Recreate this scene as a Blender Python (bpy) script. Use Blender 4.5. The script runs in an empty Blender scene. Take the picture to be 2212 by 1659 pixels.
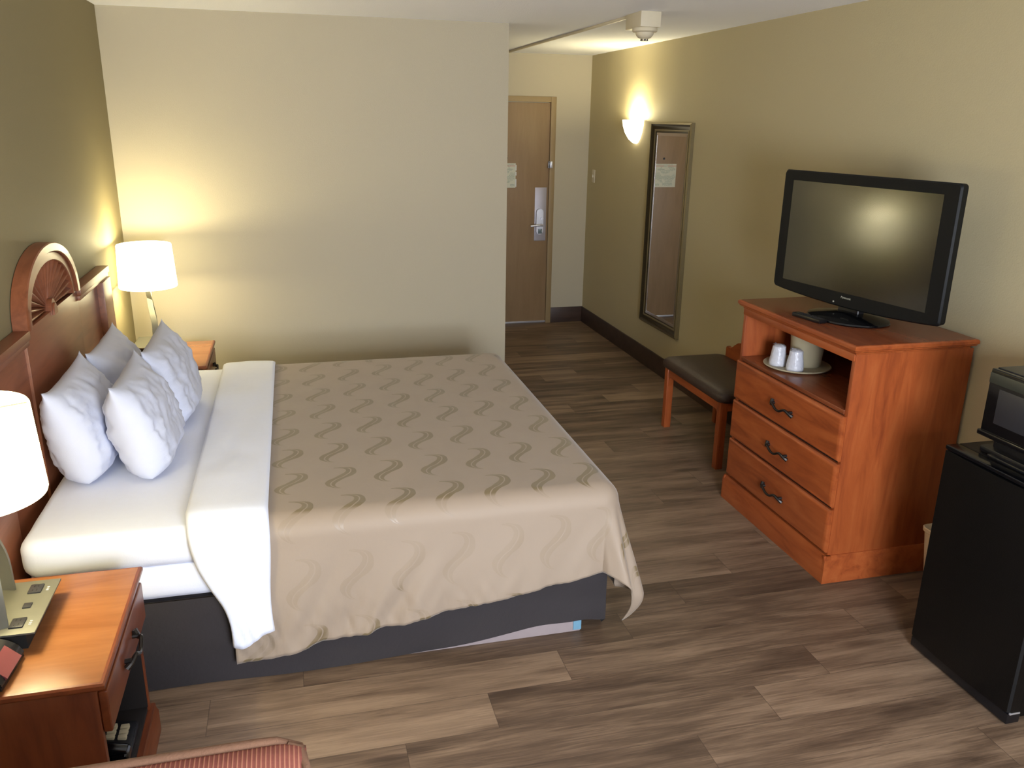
import bpy, bmesh, math, random
from mathutils import Vector, Matrix
random.seed(4)
S = bpy.context.scene
COL = S.collection
PI = math.pi

# ------------------------------------------------------------------ materials
class NT:
    """small helper round a node tree"""
    def __init__(s, name):
        s.m = bpy.data.materials.new(name); s.m.use_nodes = True
        s.t = s.m.node_tree; s.t.nodes.clear()
        s.out = s.t.nodes.new('ShaderNodeOutputMaterial')
    def n(s, typ, **k):
        nd = s.t.nodes.new(typ)
        for a, v in k.items():
            if a == 'ins':
                for i, x in v.items(): s.put(nd.inputs[i], x)
            else: setattr(nd, a, v)
        return nd
    def put(s, sock, x):
        if isinstance(x, bpy.types.NodeSocket): s.t.links.new(x, sock)
        else: sock.default_value = x
    def math(s, op, a, b=0.0, c=0.0, clamp=False):
        nd = s.n('ShaderNodeMath', operation=op, use_clamp=clamp)
        for i, x in enumerate((a, b, c)): s.put(nd.inputs[i], x)
        return nd.outputs[0]
    def mix(s, f, a, b, blend='MIX'):
        nd = s.n('ShaderNodeMix', data_type='RGBA', blend_type=blend)
        s.put(nd.inputs[0], f); s.put(nd.inputs[6], a); s.put(nd.inputs[7], b)
        return nd.outputs[2]
    def ramp(s, f, stops):
        nd = s.n('ShaderNodeValToRGB'); e = nd.color_ramp.elements
        while len(e) < len(stops): e.new(.5)
        for q, (p, c) in zip(e, stops): q.position = p; q.color = c
        s.put(nd.inputs[0], f); return nd.outputs[0]
    def curve(s, f, pts):
        nd = s.n('ShaderNodeFloatCurve'); c = nd.mapping.curves[0]
        while len(c.points) < len(pts): c.points.new(.5, .5)
        for q, (x, y) in zip(c.points, pts): q.location = (x, y); q.handle_type = 'AUTO'
        nd.mapping.update(); s.put(nd.inputs['Value'], f); return nd.outputs[0]
    def obj(s): return s.n('ShaderNodeTexCoord').outputs['Object']
    def map(s, vec, scale=(1, 1, 1), loc=(0, 0, 0), rot=(0, 0, 0)):
        return s.n('ShaderNodeMapping', ins={0: vec, 1: loc, 2: rot, 3: scale}).outputs[0]
    def noise(s, vec, scale, detail=4, rough=.55, dist=0):
        return s.n('ShaderNodeTexNoise', ins={'Vector': vec, 'Scale': scale, 'Detail': detail, 'Roughness': rough, 'Distortion': dist}).outputs[0]
    def bump(s, h, strength, dist=.01):
        return s.n('ShaderNodeBump', ins={'Height': h, 'Strength': strength, 'Distance': dist}).outputs[0]
    def bsdf(s, color, rough=.5, metal=0., spec=.5, normal=None, **k):
        b = s.n('ShaderNodeBsdfPrincipled')
        s.put(b.inputs['Base Color'], color); s.put(b.inputs['Roughness'], rough)
        s.put(b.inputs['Metallic'], metal); s.put(b.inputs['Specular IOR Level'], spec)
        if normal is not None: s.put(b.inputs['Normal'], normal)
        for a, v in k.items(): s.put(b.inputs[a.replace('_', ' ')], v)
        s.t.links.new(b.outputs[0], s.out.inputs[0]); return s.m

def C3(r, g, b):                       # sRGB 0..255 -> linear
    f = lambda c: (c/255/12.92 if c <= 10 else ((c/255+.055)/1.055)**2.4)
    return (f(r), f(g), f(b), 1)

def plain(name, col, rough=.5, metal=0., spec=.5, nscale=40, var=.06, bump=0., bscale=200, **k):
    t = NT(name); o = t.obj()
    f = t.noise(o, nscale)
    c2 = tuple(x*(1-var*2) for x in col[:3])+(1,)
    c = t.mix(f, col, c2)
    nrm = t.bump(t.noise(o, bscale, 3), bump, .004) if bump else None
    return t.bsdf(c, rough, metal, spec, nrm, **k)

def wood(name, a, b, c, rough=.32, axis='x', sc=1.0):
    t = NT(name); o = t.obj()
    st = {'x': (1.2, 9, 9), 'y': (9, 1.2, 9), 'z': (9, 9, 1.2)}[axis]
    v = t.map(o, tuple(q*sc for q in st))
    f = t.noise(v, 2.2, 5, .6, .7)
    g = t.noise(t.map(o, tuple(q*sc*5 for q in st)), 4, 3)
    col = t.ramp(f, [(.25, a), (.5, b), (.78, c)])
    col = t.mix(t.math('MULTIPLY', g, .22), col, a)
    return t.bsdf(col, rough, 0, .5, t.bump(g, .05, .002))

def paint(name, col, bump=.12, scale=260, rough=.75):
    t = NT(name); o = t.obj()
    f = t.noise(o, 1.3, 2)
    c = t.mix(t.math('MULTIPLY', f, .25), col, tuple(x*.9 for x in col[:3])+(1,))
    return t.bsdf(c, rough, 0, .25, t.bump(t.noise(o, scale, 2), bump, .003))

M = {}
M['wall'] = paint('beige_paint', (.49, .437, .325, 1), .25, 170)
M['wall_shaded'] = paint('beige_paint_shaded', (.235, .195, .105, 1), .25, 170)  # left wall: its shade is put into a darker paint colour
M['wall_right'] = paint('beige_paint_warm_lit', (.53, .46, .285, 1), .25, 170)  # right wall: warmer light is put into the beige itself
M['ceiling'] = paint('ceiling_texture', (.91, .92, .97, 1), .7, 150, .9)
CH = ((.20, .040, .012, 1), (.36, .083, .021, 1), (.45, .125, .035, 1))
for ax in 'xyz': M['cherry_'+ax] = wood('cherry_wood_'+ax, *CH, axis=ax)
for ax in 'yz': M['night_'+ax] = wood('nightstand_wood_shaded_'+ax, (.10, .022, .008, 1), (.19, .046, .014, 1), (.25, .07, .022, 1), axis=ax)  # cherry darkened: the armchair's shade is put into the wood colour
M['cherry_top'] = wood('cherry_top', (.15, .036, .013, 1), (.21, .056, .021, 1), (.26, .076, .029, 1), .25, 'y')
M['oak_top'] = wood('honey_top', (.20, .068, .021, 1), (.265, .10, .034, 1), (.32, .132, .046, 1), .25, 'x')
M['head'] = wood('headboard_wood', (.15, .045, .02, 1), (.23, .075, .033, 1), (.29, .10, .045, 1), .35, 'y')
M['head_dark'] = wood('headboard_dark', (.085, .022, .010, 1), (.12, .034, .015, 1), (.16, .045, .02, 1), .4, 'y')
M['base'] = wood('baseboard_wood', (.035, .018, .012, 1), (.058, .032, .022, 1), (.08, .046, .033, 1), .45, 'x', .7)
M['black'] = plain('black_plastic', (.006, .006, .008, 1), .28, bump=.03)
M['tvblack'] = plain('tv_housing', (.006, .0065, .007, 1), .5, 0, .18, nscale=5)
M['blackgloss'] = plain('black_gloss', (.004, .004, .005, 1), .12, nscale=5)
M['fridge'] = plain('fridge_black', (.0022, .0022, .0025, 1), .36, 0, .3, bump=.15, bscale=420)
M['darkgrey'] = plain('dark_grey', (.03, .03, .035, 1), .3)
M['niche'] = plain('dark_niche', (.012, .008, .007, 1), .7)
M['bronze'] = plain('bronze_pull', (.05, .045, .042, 1), .35, .85)
M['olive'] = plain('olive_metal', (.15, .145, .115, 1), .45, .3)
M['lock_plate'] = plain('lock_plate_metal', (.46, .43, .47, 1), .4, .35, nscale=12)
M['steel'] = plain('brushed_steel', (.72, .72, .78, 1), .34, .75, nscale=12)
M['white_plastic'] = plain('white_plastic', (.80, .79, .76, 1), .4, var=.02)
M['cream_plastic'] = plain('cream_plastic', (.66, .59, .44, 1), .45, var=.03)
M['bucket'] = plain('ice_bucket_tan', (.48, .42, .28, 1), .5, var=.03)
M['bin'] = plain('bin_cream', (.72, .60, .40, 1), .5, var=.04)
M['door'] = wood('door_wood', (.245, .155, .078, 1), (.28, .18, .095, 1), (.31, .205, .11, 1), .4, 'z', .8)
M['doorframe'] = plain('door_frame_paint', (.31, .215, .10, 1), .5, var=.04)
M['seat'] = plain('brown_vinyl', (.046, .026, .019, 1), .45, bump=.3, bscale=140)
M['cloth_white'] = plain('white_cotton', (.80, .83, .95, 1), .85, var=.02, bump=.12, bscale=300, Sheen_Weight=.2)
M['pillow'] = plain('pillow_cotton', (.62, .65, .78, 1), .9, var=.02, bump=.12, bscale=300)
M['skirt'] = plain('dark_bed_skirt', (.026, .020, .022, 1), .8, nscale=7, var=.2, bump=.3, bscale=60, Sheen_Weight=.12)
M['boxwood'] = plain('bed_base_board', (.33, .27, .27, 1), .7)
M['tape'] = plain('blue_tape', (.16, .33, .45, 1), .5)
M['darkfoot'] = plain('rubber', (.01, .01, .01, 1), .7)

def mirror_mat():
    t = NT('mirror_silver'); o = t.obj()
    return t.bsdf(t.mix(t.noise(o, 3), (.86, .86, .84, 1), (.84, .84, .82, 1)), .01, 1.)
M['mirror'] = mirror_mat()
M['bevel'] = plain('mirror_bevel', (.85, .85, .86, 1), .18, .9, var=.02)
M['frame_bronze'] = plain('mirror_frame', (.075, .060, .036, 1), .35, .5, nscale=60, var=.15)
M['frame_gold'] = plain('mirror_frame_gold', (.28, .23, .13, 1), .35, .5, nscale=60, var=.1)

def screen_mat():
    t = NT('tv_screen'); o = t.obj()
    c = t.mix(t.noise(o, 2), (.010, .011, .008, 1), (.014, .014, .011, 1))
    return t.bsdf(c, .165, 0, .85, None)
M['screen'] = screen_mat()

def floor_mat():
    t = NT('vinyl_planks'); o = t.obj()
    x, y, z = t.n('ShaderNodeSeparateXYZ', ins={0: o}).outputs
    W, L = .178, 1.22
    r = t.math('DIVIDE', t.math('SUBTRACT', y, .205), W)
    row = t.math('FLOOR', r); fy = t.math('SUBTRACT', r, row)
    xs = t.math('DIVIDE', t.math('SUBTRACT', t.math('SUBTRACT', x, 2.44), t.math('MULTIPLY', row, .305)), L)
    idx = t.math('FLOOR', xs); fx = t.math('SUBTRACT', xs, idx)
    # three printed plank designs shuffled by a hash
    idv = t.n('ShaderNodeCombineXYZ', ins={0: row, 1: idx, 2: 0.}).outputs[0]
    wn = t.n('ShaderNodeTexWhiteNoise', noise_dimensions='3D', ins={0: idv})
    rnd, rc = wn.outputs[0], wn.outputs[1]
    off = t.n('ShaderNodeVectorMath', operation='MULTIPLY', ins={0: rc, 1: (7., 7., 7.)}).outputs[0]
    p = t.n('ShaderNodeVectorMath', operation='ADD', ins={0: o, 1: off}).outputs[0]
    broad = t.noise(t.map(p, (1.1, 8, 1)), 1.6, 3, .5, .6)
    grain = t.noise(t.map(p, (1.8, 40, 1)), 2.2, 6, .68, 1.4)
    fine = t.noise(t.map(p, (6, 170, 1)), 2.5, 3, .6)
    knots = t.n('ShaderNodeTexVoronoi', ins={'Vector': t.map(p, (1.5, 6.5, 1)), 'Scale': 1.25}).outputs['Distance']
    kn = t.math('SUBTRACT', 1., t.math('MULTIPLY', knots, 4.5), clamp=True)
    v = t.math('ADD', t.math('MULTIPLY', broad, .55), t.math('MULTIPLY', grain, .45))
    v = t.math('ADD', v, t.math('MULTIPLY', t.math('SUBTRACT', rnd, .5), .20))
    v = t.math('SUBTRACT', v, t.math('MULTIPLY', kn, .16))
    col = t.ramp(v, [(.30, (.066, .040, .025, 1)), (.43, (.135, .085, .053, 1)), (.54, (.225, .148, .094, 1)), (.68, (.335, .228, .146, 1))])
    col = t.mix(t.math('MULTIPLY', fine, .28), col, (.07, .048, .034, 1))
    ex = t.math('MINIMUM', fx, t.math('SUBTRACT', 1., fx)); ey = t.math('MINIMUM', fy, t.math('SUBTRACT', 1., fy))
    seam = t.math('MAXIMUM', t.math('LESS_THAN', t.math('MULTIPLY', ex, L), .0012), t.math('LESS_THAN', t.math('MULTIPLY', ey, W), .0011))
    col = t.mix(t.math('MULTIPLY', seam, .55), col, (.04, .028, .02, 1))
    h = t.math('SUBTRACT', t.math('MULTIPLY', fine, .3), t.math('MULTIPLY', seam, .8))
    rg = t.math('ADD', .36, t.math('MULTIPLY', grain, .16))
    return t.bsdf(col, rg, 0, .42, t.bump(h, .12, .002))
M['floor'] = floor_mat()

def spread_mat():
    """taupe damask with rows of S swirls, drawn in the cloth's own UV (one unit = one repeat)"""
    t = NT('taupe_damask')
    uv = t.n('ShaderNodeUVMap', uv_map='UVMap').outputs[0]
    u, v, _ = t.n('ShaderNodeSeparateXYZ', ins={0: uv}).outputs
    iu = t.math('FLOOR', u); iv = t.math('FLOOR', v)
    lx = t.math('MULTIPLY', t.math('SUBTRACT', t.math('SUBTRACT', u, iu), .5), .1785)
    ly = t.math('MULTIPLY', t.math('SUBTRACT', t.math('SUBTRACT', v, iv), .5), .245)
    Y = lambda y: (y+.10)/.2
    G = [(-.10, .0), (-.091, -.018), (-.077, -.034), (-.05, -.042), (-.021, -.024), (.007, .016), (.05, .043), (.072, .037), (.083, .022), (.090, .000), (.10, -.02)]
    Wd = [(-.10, .0), (-.094, .005), (-.077, .010), (-.05, .019), (-.021, .030), (.007, .033), (.045, .021), (.065, .018), (.080, .018), (.088, .018), (.093, .012), (.096, 0.), (.10, .0)]
    yy = t.math('DIVIDE', t.math('ADD', ly, .10), .2, clamp=True)
    g = t.math('SUBTRACT', t.math('MULTIPLY', t.curve(yy, [(Y(a), b*5+.5) for a, b in G]), .2), .1)
    w = t.math('MULTIPLY', t.curve(yy, [(Y(a), b*10+.3) for a, b in Wd]), .1)
    w = t.math('SUBTRACT', w, .03)
    d = t.math('ABSOLUTE', t.math('SUBTRACT', lx, g))
    band = t.math('DIVIDE', t.math('SUBTRACT', w, d), .0016, clamp=True)
    gap = t.math('DIVIDE', t.math('SUBTRACT', d, t.math('ADD', .0008, t.math('MULTIPLY', w, .05))), .0012, clamp=True)
    pat = t.math('MULTIPLY', band, gap)
    weave = t.noise(t.map(uv, (60, 900, 1)), 1., 2)
    base = t.mix(t.math('MULTIPLY', weave, .35), (.325, .252, .188, 1), (.29, .223, .165, 1))
    # satin weave: the figure is dark at grazing view and melts into the ground seen square on
    lw = t.n('ShaderNodeLayerWeight', ins={0: .5}).outputs['Facing']
    k = t.math('MULTIPLY', t.math('DIVIDE', t.math('SUBTRACT', lw, .20), .16, clamp=True), .80)
    k = t.math('ADD', k, .16)
    col = t.mix(t.math('MULTIPLY', pat, k), base, (.185, .135, .066, 1))
    rough = t.math('SUBTRACT', .62, t.math('MULTIPLY', pat, .20))
    nrm = t.bump(t.math('ADD', t.math('MULTIPLY', pat, .6), t.noise(t.map(uv, (9, 9, 1)), 1., 4)), .12, .004)
    return t.bsdf(col, rough, 0, .4, nrm, Sheen_Weight=.25, Sheen_Roughness=.4)
M['spread'] = spread_mat()

def stripe_mat():
    t = NT('ribbed_upholstery'); o = t.obj()
    x = t.n('ShaderNodeSeparateXYZ', ins={0: o}).outputs[0]
    f = t.math('FRACT', t.math('MULTIPLY', x, 1/.0076))
    f = t.math('ABSOLUTE', t.math('SUBTRACT', f, .5))
    h = t.math('SMOOTH_MIN', t.math('MULTIPLY', f, 4.), 1., .3)
    n = t.noise(t.map(o, (80, 220, 220)), 1., 3)
    n2 = t.noise(o, 14, 2)
    col = t.ramp(f, [(.06, (.42, .19, .115, 1)), (.19, (.19, .052, .043, 1)), (.42, (.15, .038, .034, 1))])
    col = t.mix(t.math('MULTIPLY', n, .35), col, (.37, .14, .10, 1))
    col = t.mix(t.math('MULTIPLY', n2, .25), col, (.30, .11, .05, 1))
    return t.bsdf(col, .85, 0, .2, t.bump(t.math('SUBTRACT', t.math('MULTIPLY', n, .2), h), .35, .003))
M['stripe'] = stripe_mat()
M['welt'] = plain('tan_welt', (.17, .082, .044, 1), .85, nscale=120, var=.12, bump=.3, bscale=300)

def shade_mat(name, col, s):
    t = NT(name); o = t.obj()
    f = t.noise(o, 60, 2)
    b = t.n('ShaderNodeBsdfPrincipled', ins={'Base Color': (.8, .76, .66, 1), 'Roughness': .8})
    e = t.mix(f, col, tuple(c*.97 for c in col[:3])+(1,))
    t.put(b.inputs['Emission Color'], e); t.put(b.inputs['Emission Strength'], s)
    t.t.links.new(b.outputs[0], t.out.inputs[0]); return t.m
M['shade'] = shade_mat('lit_lamp_shade', (1, .89, .50, 1), 7.5)
M['sconce'] = shade_mat('lit_sconce_glass', (1, .90, .62, 1), 6.0)

def paper_mat():
    """printed sheet: pinkish title strip and blocks of grey-green lines, too small to read"""
    t = NT('printed_notice'); o = t.obj()
    x, y, z = t.n('ShaderNodeSeparateXYZ', ins={0: o}).outputs
    ln = t.math('LESS_THAN', t.math('FRACT', t.math('MULTIPLY', z, 95.)), .55)
    blk = t.math('GREATER_THAN', t.noise(t.map(o, (14, 1, 22)), 1., 1), .47)
    wd = t.math('GREATER_THAN', t.noise(t.map(o, (170, 1, 95)), 1., 1), .42)
    f = t.math('MULTIPLY', t.math('MULTIPLY', ln, blk), wd)
    inside = t.math('MULTIPLY', t.math('LESS_THAN', t.math('ABSOLUTE', x), .10), t.math('LESS_THAN', t.math('ABSOLUTE', z), .10))
    f = t.math('MULTIPLY', f, inside)
    c = t.mix(t.math('MULTIPLY', f, .75), (.62, .62, .50, 1), (.26, .33, .28, 1))
    ti = t.math('MULTIPLY', t.math('GREATER_THAN', z, .078), t.math('MULTIPLY', t.math('LESS_THAN', z, .095), t.math('GREATER_THAN', t.math('ABSOLUTE', x), .02)))
    c = t.mix(t.math('MULTIPLY', ti, .3), c, (.6, .2, .15, 1))
    return t.bsdf(c, .35)
M['paper'] = paper_mat()
M['sleeve'] = plain('clear_sleeve_edge', (.75, .76, .72, 1), .08, 0, .8)
M['logo'] = plain('logo_print', (.42, .41, .33, 1), .4)
M['lens'] = plain('clock_lens', (.19, .05, .055, 1), .15)
M['white_print'] = plain('white_print', (.8, .8, .78, 1), .5)
M['wrap'] = plain('plastic_wrap', (.66, .67, .74, 1), .25, nscale=30, var=.12, bump=.8, bscale=70)
M['concrete'] = plain('balcony_slab', (.5, .49, .47, 1), .8)

# ------------------------------------------------------------------ mesh helpers
def link(name, bm, mat, parent=None, smooth=35, mods=None):
    me = bpy.data.meshes.new(name)
    bmesh.ops.recalc_face_normals(bm, faces=bm.faces[:])
    bm.to_mesh(me); bm.free()
    o = bpy.data.objects.new(name, me); COL.objects.link(o)
    for mm in (mat if isinstance(mat, (list, tuple)) else [mat]): me.materials.append(mm)
    if parent is not None: o.parent = parent
    if smooth:
        for p in me.polygons: p.use_smooth = True
        try: me.set_sharp_from_angle(angle=math.radians(smooth))
        except Exception: pass
    return o

def tag(o, label=None, cat=None, group=None, kind=None):
    for k, v in (('label', label), ('category', cat), ('group', group), ('kind', kind)):
        if v: o[k] = v
    return o

def empty(name, loc=(0, 0, 0), rz=0, label=None, cat=None, group=None):
    o = bpy.data.objects.new(name, None); COL.objects.link(o)
    o.location = loc; o.rotation_euler = (0, 0, rz); o.empty_display_size = .1
    return tag(o, label, cat, group)

def box(bm, lo, hi, bev=0., seg=2, mi=0):
    r = bmesh.ops.create_cube(bm, size=1.)
    vs = r['verts']
    for v in vs: v.co = Vector([(lo[i]+hi[i])/2+v.co[i]*(hi[i]-lo[i]) for i in range(3)])
    fs = {f for v in vs for f in v.link_faces}
    for f in fs: f.material_index = mi
    if bev > 0:
        es = {e for v in vs for e in v.link_edges}
        bmesh.ops.bevel(bm, geom=list(es), offset=bev, segments=seg, profile=.6, affect='EDGES', clamp_overlap=True)

def bx(lo, hi, bev=0., seg=2):
    bm = bmesh.new(); box(bm, lo, hi, bev, seg); return bm

def prism(bm, pts, axis, a, b, mi=0):
    """extrude a 2-D outline along an axis; pts are the two other coordinates in x,y,z order"""
    def P(p, t):
        c = list(p); c.insert('xyz'.index(axis), t); return Vector(c)
    A = [bm.verts.new(P(p, a)) for p in pts]; B = [bm.verts.new(P(p, b)) for p in pts]
    n = len(pts)
    fs = [bm.faces.new(A), bm.faces.new(B[::-1])]
    for i in range(n): fs.append(bm.faces.new((A[i], B[i], B[(i+1) % n], A[(i+1) % n])))
    for f in fs: f.material_index = mi
    return fs

def lathe(bm, prof, c=(0, 0, 0), n=40, sx=1., sy=1., a0=0., a1=2*PI, mi=0):
    full = abs(a1-a0-2*PI) < 1e-6
    m = n if full else n+1
    rings = []
    for r, z in prof:
        rings.append([bm.verts.new((c[0]+sx*r*math.cos(a0+(a1-a0)*k/n), c[1]+sy*r*math.sin(a0+(a1-a0)*k/n), c[2]+z)) for k in range(m)])
    for i in range(len(rings)-1):
        for k in range(n):
            k2 = (k+1) % m
            try:
                f = bm.faces.new((rings[i][k], rings[i][k2], rings[i+1][k2], rings[i+1][k])); f.material_index = mi
            except ValueError: pass
    bmesh.ops.remove_doubles(bm, verts=[v for r in rings for v in r], dist=1e-5)

def tube(bm, pts, rad, n=8, mi=0, flat=None):
    """tube along a polyline; rad a number or a list; flat=(w,h,side) gives a ribbon section"""
    pts = [Vector(p) for p in pts]
    rs = rad if isinstance(rad, (list, tuple)) else [rad]*len(pts)
    rings = []; up = None
    for i, p in enumerate(pts):
        d = (pts[min(i+1, len(pts)-1)]-pts[max(i-1, 0)]).normalized()
        if up is None:
            up = Vector((0, 0, 1)) if abs(d.z) < .9 else Vector((0, 1, 0))
        s = d.cross(up).normalized(); up = s.cross(d).normalized()
        if flat:
            S_ = Vector(flat); S_ = (S_-d*S_.dot(d)).normalized(); N_ = d.cross(S_)
            w, h = rs[i]
            rings.append([bm.verts.new(p+S_*w*a+N_*h*b) for a, b in ((1, 1), (-1, 1), (-1, -1), (1, -1))])
        else:
            rings.append([bm.verts.new(p+(s*math.cos(2*PI*k/n)+up*math.sin(2*PI*k/n))*rs[i]) for k in range(n)])
    m = len(rings[0])
    for a, b in zip(rings, rings[1:]):
        for k in range(m): bm.faces.new((a[k], a[(k+1) % m], b[(k+1) % m], b[k])).material_index = mi
    bm.faces.new(rings[0][::-1]).material_index = mi; bm.faces.new(rings[-1]).material_index = mi

def spline(pts, n=8):
    """Catmull-Rom through the points"""
    P = [Vector(p) for p in pts]; P = [P[0]*2-P[1]]+P+[P[-1]*2-P[-2]]
    out = []
    for i in range(1, len(P)-2):
        for k in range(n):
            t = k/n; a, b, c, d = P[i-1:i+3]
            out.append(.5*((2*b)+(c-a)*t+(2*a-5*b+4*c-d)*t*t+(3*b-a-3*c+d)*t**3))
    out.append(P[-2]); return out

def rounded_rect(w, h, r, n=5, cx=0., cy=0.):
    o = []
    for sx, sy, a in ((1, 1, 0), (-1, 1, 90), (-1, -1, 180), (1, -1, 270)):
        for k in range(n+1):
            t = math.radians(a+90*k/n)
            o.append((cx+sx*(w/2-r)+r*math.cos(t), cy+sy*(h/2-r)+r*math.sin(t)))
    return o

def sheet(bm, fn, us, vs, uvfn=None):
    """grid surface from fn(u,v)"""
    uvl = bm.loops.layers.uv.new('UVMap') if uvfn else None
    G = [[bm.verts.new(fn(u, v)) for v in vs] for u in us]
    for i in range(len(us)-1):
        for j in range(len(vs)-1):
            f = bm.faces.new((G[i][j], G[i+1][j], G[i+1][j+1], G[i][j+1]))
            if uvfn:
                for l, (a, b) in zip(f.loops, ((i, j), (i+1, j), (i+1, j+1), (i, j+1))): l[uvl].uv = uvfn(us[a], vs[b])
    return G
def lin(a, b, n): return [a+(b-a)*i/(n-1) for i in range(n)]
def sm(x): x = min(1, max(0, x)); return x*x*(3-2*x)
from mathutils import noise as mn
def nz(x, y, z=0.): return mn.noise(Vector((x, y, z)))

def struct(name, bm, mat, parent=None, smooth=30):
    o = link(name, bm, mat, parent, smooth)
    if parent is None: o['kind'] = 'structure'
    return o

def slab_top(bm, x0, x1, y0, y1, z0, z1, lip=.012):
    """table top with a moulded (ogee-like) edge"""
    h = z1-z0
    prof = [(-lip*1.6, 0), (-lip*1.5, h*.18), (-lip*.5, h*.34), (-lip*.4, h*.45), (0, h*.55), (0, h*.82), (-lip*.3, h*.96), (-lip*.75, h)]
    rings = []
    for o, z in prof:
        rings.append([bm.verts.new(p) for p in ((x0-o, y0-o, z0+z), (x1+o, y0-o, z0+z), (x1+o, y1+o, z0+z), (x0-o, y1+o, z0+z))])
    for a, b in zip(rings, rings[1:]):
        for k in range(4): bm.faces.new((a[k], a[(k+1) % 4], b[(k+1) % 4], b[k]))
    bm.faces.new(rings[0][::-1]); bm.faces.new(rings[-1]).material_index = 1

# ------------------------------------------------------------------ room shell
W, D, D2, XP, H, YF = 3.667, 3.571, 5.81, 2.328, 2.44, -2.6
T = .1
struct('floor', bx((-T, YF-T, -.06), (W+T, D2+T, 0)), M['floor'])
struct('ceiling', bx((-T, YF-T, H), (W+T, D2+T, H+.08)), M['ceiling'])
struct('wall_left', bx((-T, YF, 0), (0, D, H)), M['wall_shaded'])
struct('wall_back', bx((-T, D, 0), (XP-T, D+T, H)), M['wall'])
struct('wall_hall', bx((XP-T, D, 0), (XP, D2, H)), M['wall'])
struct('wall_right', bx((W, YF, 0), (W+T, D2, H)), M['wall_right'])
# end wall with the entry doorway
DX0, DX1, DZ = 2.375, 3.289, 2.04
bm = bmesh.new()
box(bm, (XP-T, D2, 0), (DX0-.012, D2+T, H)); box(bm, (DX1+.012, D2, 0), (W, D2+T, H)); box(bm, (DX0-.012, D2, DZ+.012), (DX1+.012, D2+T, H))
struct('wall_far', bm, M['wall'])
# window wall behind the viewer
WX0, WX1, WZ0, WZ1 = 1.32, 2.28, .55, 2.08
bm = bmesh.new()
box(bm, (-T, YF-T, 0), (WX0, YF, H)); box(bm, (WX1, YF-T, 0), (W+T, YF, H)); box(bm, (WX0, YF-T, 0), (WX1, YF, WZ0)); box(bm, (WX0, YF-T, WZ1), (WX1, YF, H))
struct('wall_front', bm, M['wall'])
bm = bmesh.new()
for lo, hi in (((WX0, WZ0), (WX0+.04, WZ1)), ((WX1-.04, WZ0), (WX1, WZ1)), ((WX0, WZ0), (WX1, WZ0+.04)), ((WX0, WZ1-.04), (WX1, WZ1)), ((1.78, WZ0), (1.82, WZ1))):
    box(bm, (lo[0], YF-.08, lo[1]), (hi[0], YF-.03, hi[1]), .003)
struct('window_1', bm, M['white_plastic'])
BB = .148
struct('baseboard_right', bx((W-.013, YF, 0), (W, D2, BB), .003), M['base'])
struct('baseboard_far', bx((3.335, D2-.013, 0), (W-.013, D2, BB), .003), M['base'])
struct('baseboard_hall', bx((XP, D, 0), (XP+.013, D2-.02, BB), .003), M['base'])
struct('baseboard_back', bx((.0, D-.013, 0), (XP, D, BB), .003), M['base'])
struct('baseboard_left', bx((0, YF, 0), (.013, D-.013, BB), .003), M['base'])

# entry door
door = struct('door_1', bx((DX0, D2+.004, .02), (DX1, D2+.045, 2.03), .002), M['door'])
bm = bmesh.new()
fo = .062
prof = [(0, .0), (0, -.012), (.012, -.018), (fo, -.018), (fo, 0)]
box(bm, (DX1-.004+.004, D2-.018, 0), (DX1+fo-.012, D2+.02, 2.082), .003)
box(bm, (XP+.014, D2-.018, 0), (DX0, D2+.02, 2.082), .003)
box(bm, (DX0, D2-.018, 2.034), (DX1, D2+.02, 2.082), .003)
link('door_frame', bm, M['doorframe'], door)
link('door_sweep', bx((DX0, D2-.004, .004), (DX1, D2+.02, .022), .002), M['steel'], door)
# lock plate
bm = bmesh.new()
box(bm, (3.160, D2-.001, .795), (3.272, D2+.006, 1.285), .003)
pl = link('lock_plate', bm, M['lock_plate'], door)
bm = bmesh.new()
pts = rounded_rect(.066, .235, .032, 6, 3.205, .975)
prism(bm, pts, 'y', D2-.030, D2+.004)
for z in (.81, 1.27):
    for x in (3.170, 3.262): lathe(bm, [(0, 0), (.004, 0)], (x, D2-.0015, z), 8)
link('lock_case', bm, M['steel'], pl)
bm = bmesh.new()
tube(bm, [(3.218, D2-.02, .945), (3.218, D2-.060, .945)], .013, 12)
tube(bm, spline([(3.225, D2-.062, .946), (3.19, D2-.066, .946), (3.15, D2-.065, .943), (3.108, D2-.060, .939)], 5), .0095, 12)
link('door_handle', bm, M['steel'], pl)
bm = bmesh.new(); tube(bm, [(3.222, D2-.03, 1.005), (3.222, D2-.045, 1.005)], .014, 12); box(bm, (3.219, D2-.056, .99), (3.225, D2-.044, 1.02), .001)
link('thumb_turn', bm, M['steel'], pl)
link('card_reader', bx((3.188, D2-.034, .865), (3.228, D2-.029, .91), .002), plain('reader_grey', (.16, .20, .21, 1), .3), pl)
bm = bmesh.new(); lathe(bm, [(0, -.004), (.007, -.004), (.010, 0), (.010, .006)], (0, 0, 0), 16)
bmesh.ops.rotate(bm, verts=bm.verts, matrix=Matrix.Rotation(-PI/2, 3, 'X')); bmesh.ops.translate(bm, verts=bm.verts, vec=(2.885, D2, 1.548))
link('peephole', bm, M['darkgrey'], door)
bm = bmesh.new(); box(bm, (3.290, D2-.040, 1.462), (3.312, D2-.018, 1.520), .003)
box(bm, (3.276, D2-.030, 1.462), (3.292, D2-.004, 1.520), .002, mi=1)
link('security_latch', bm, [M['steel'], M['darkgrey']], door)
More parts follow.
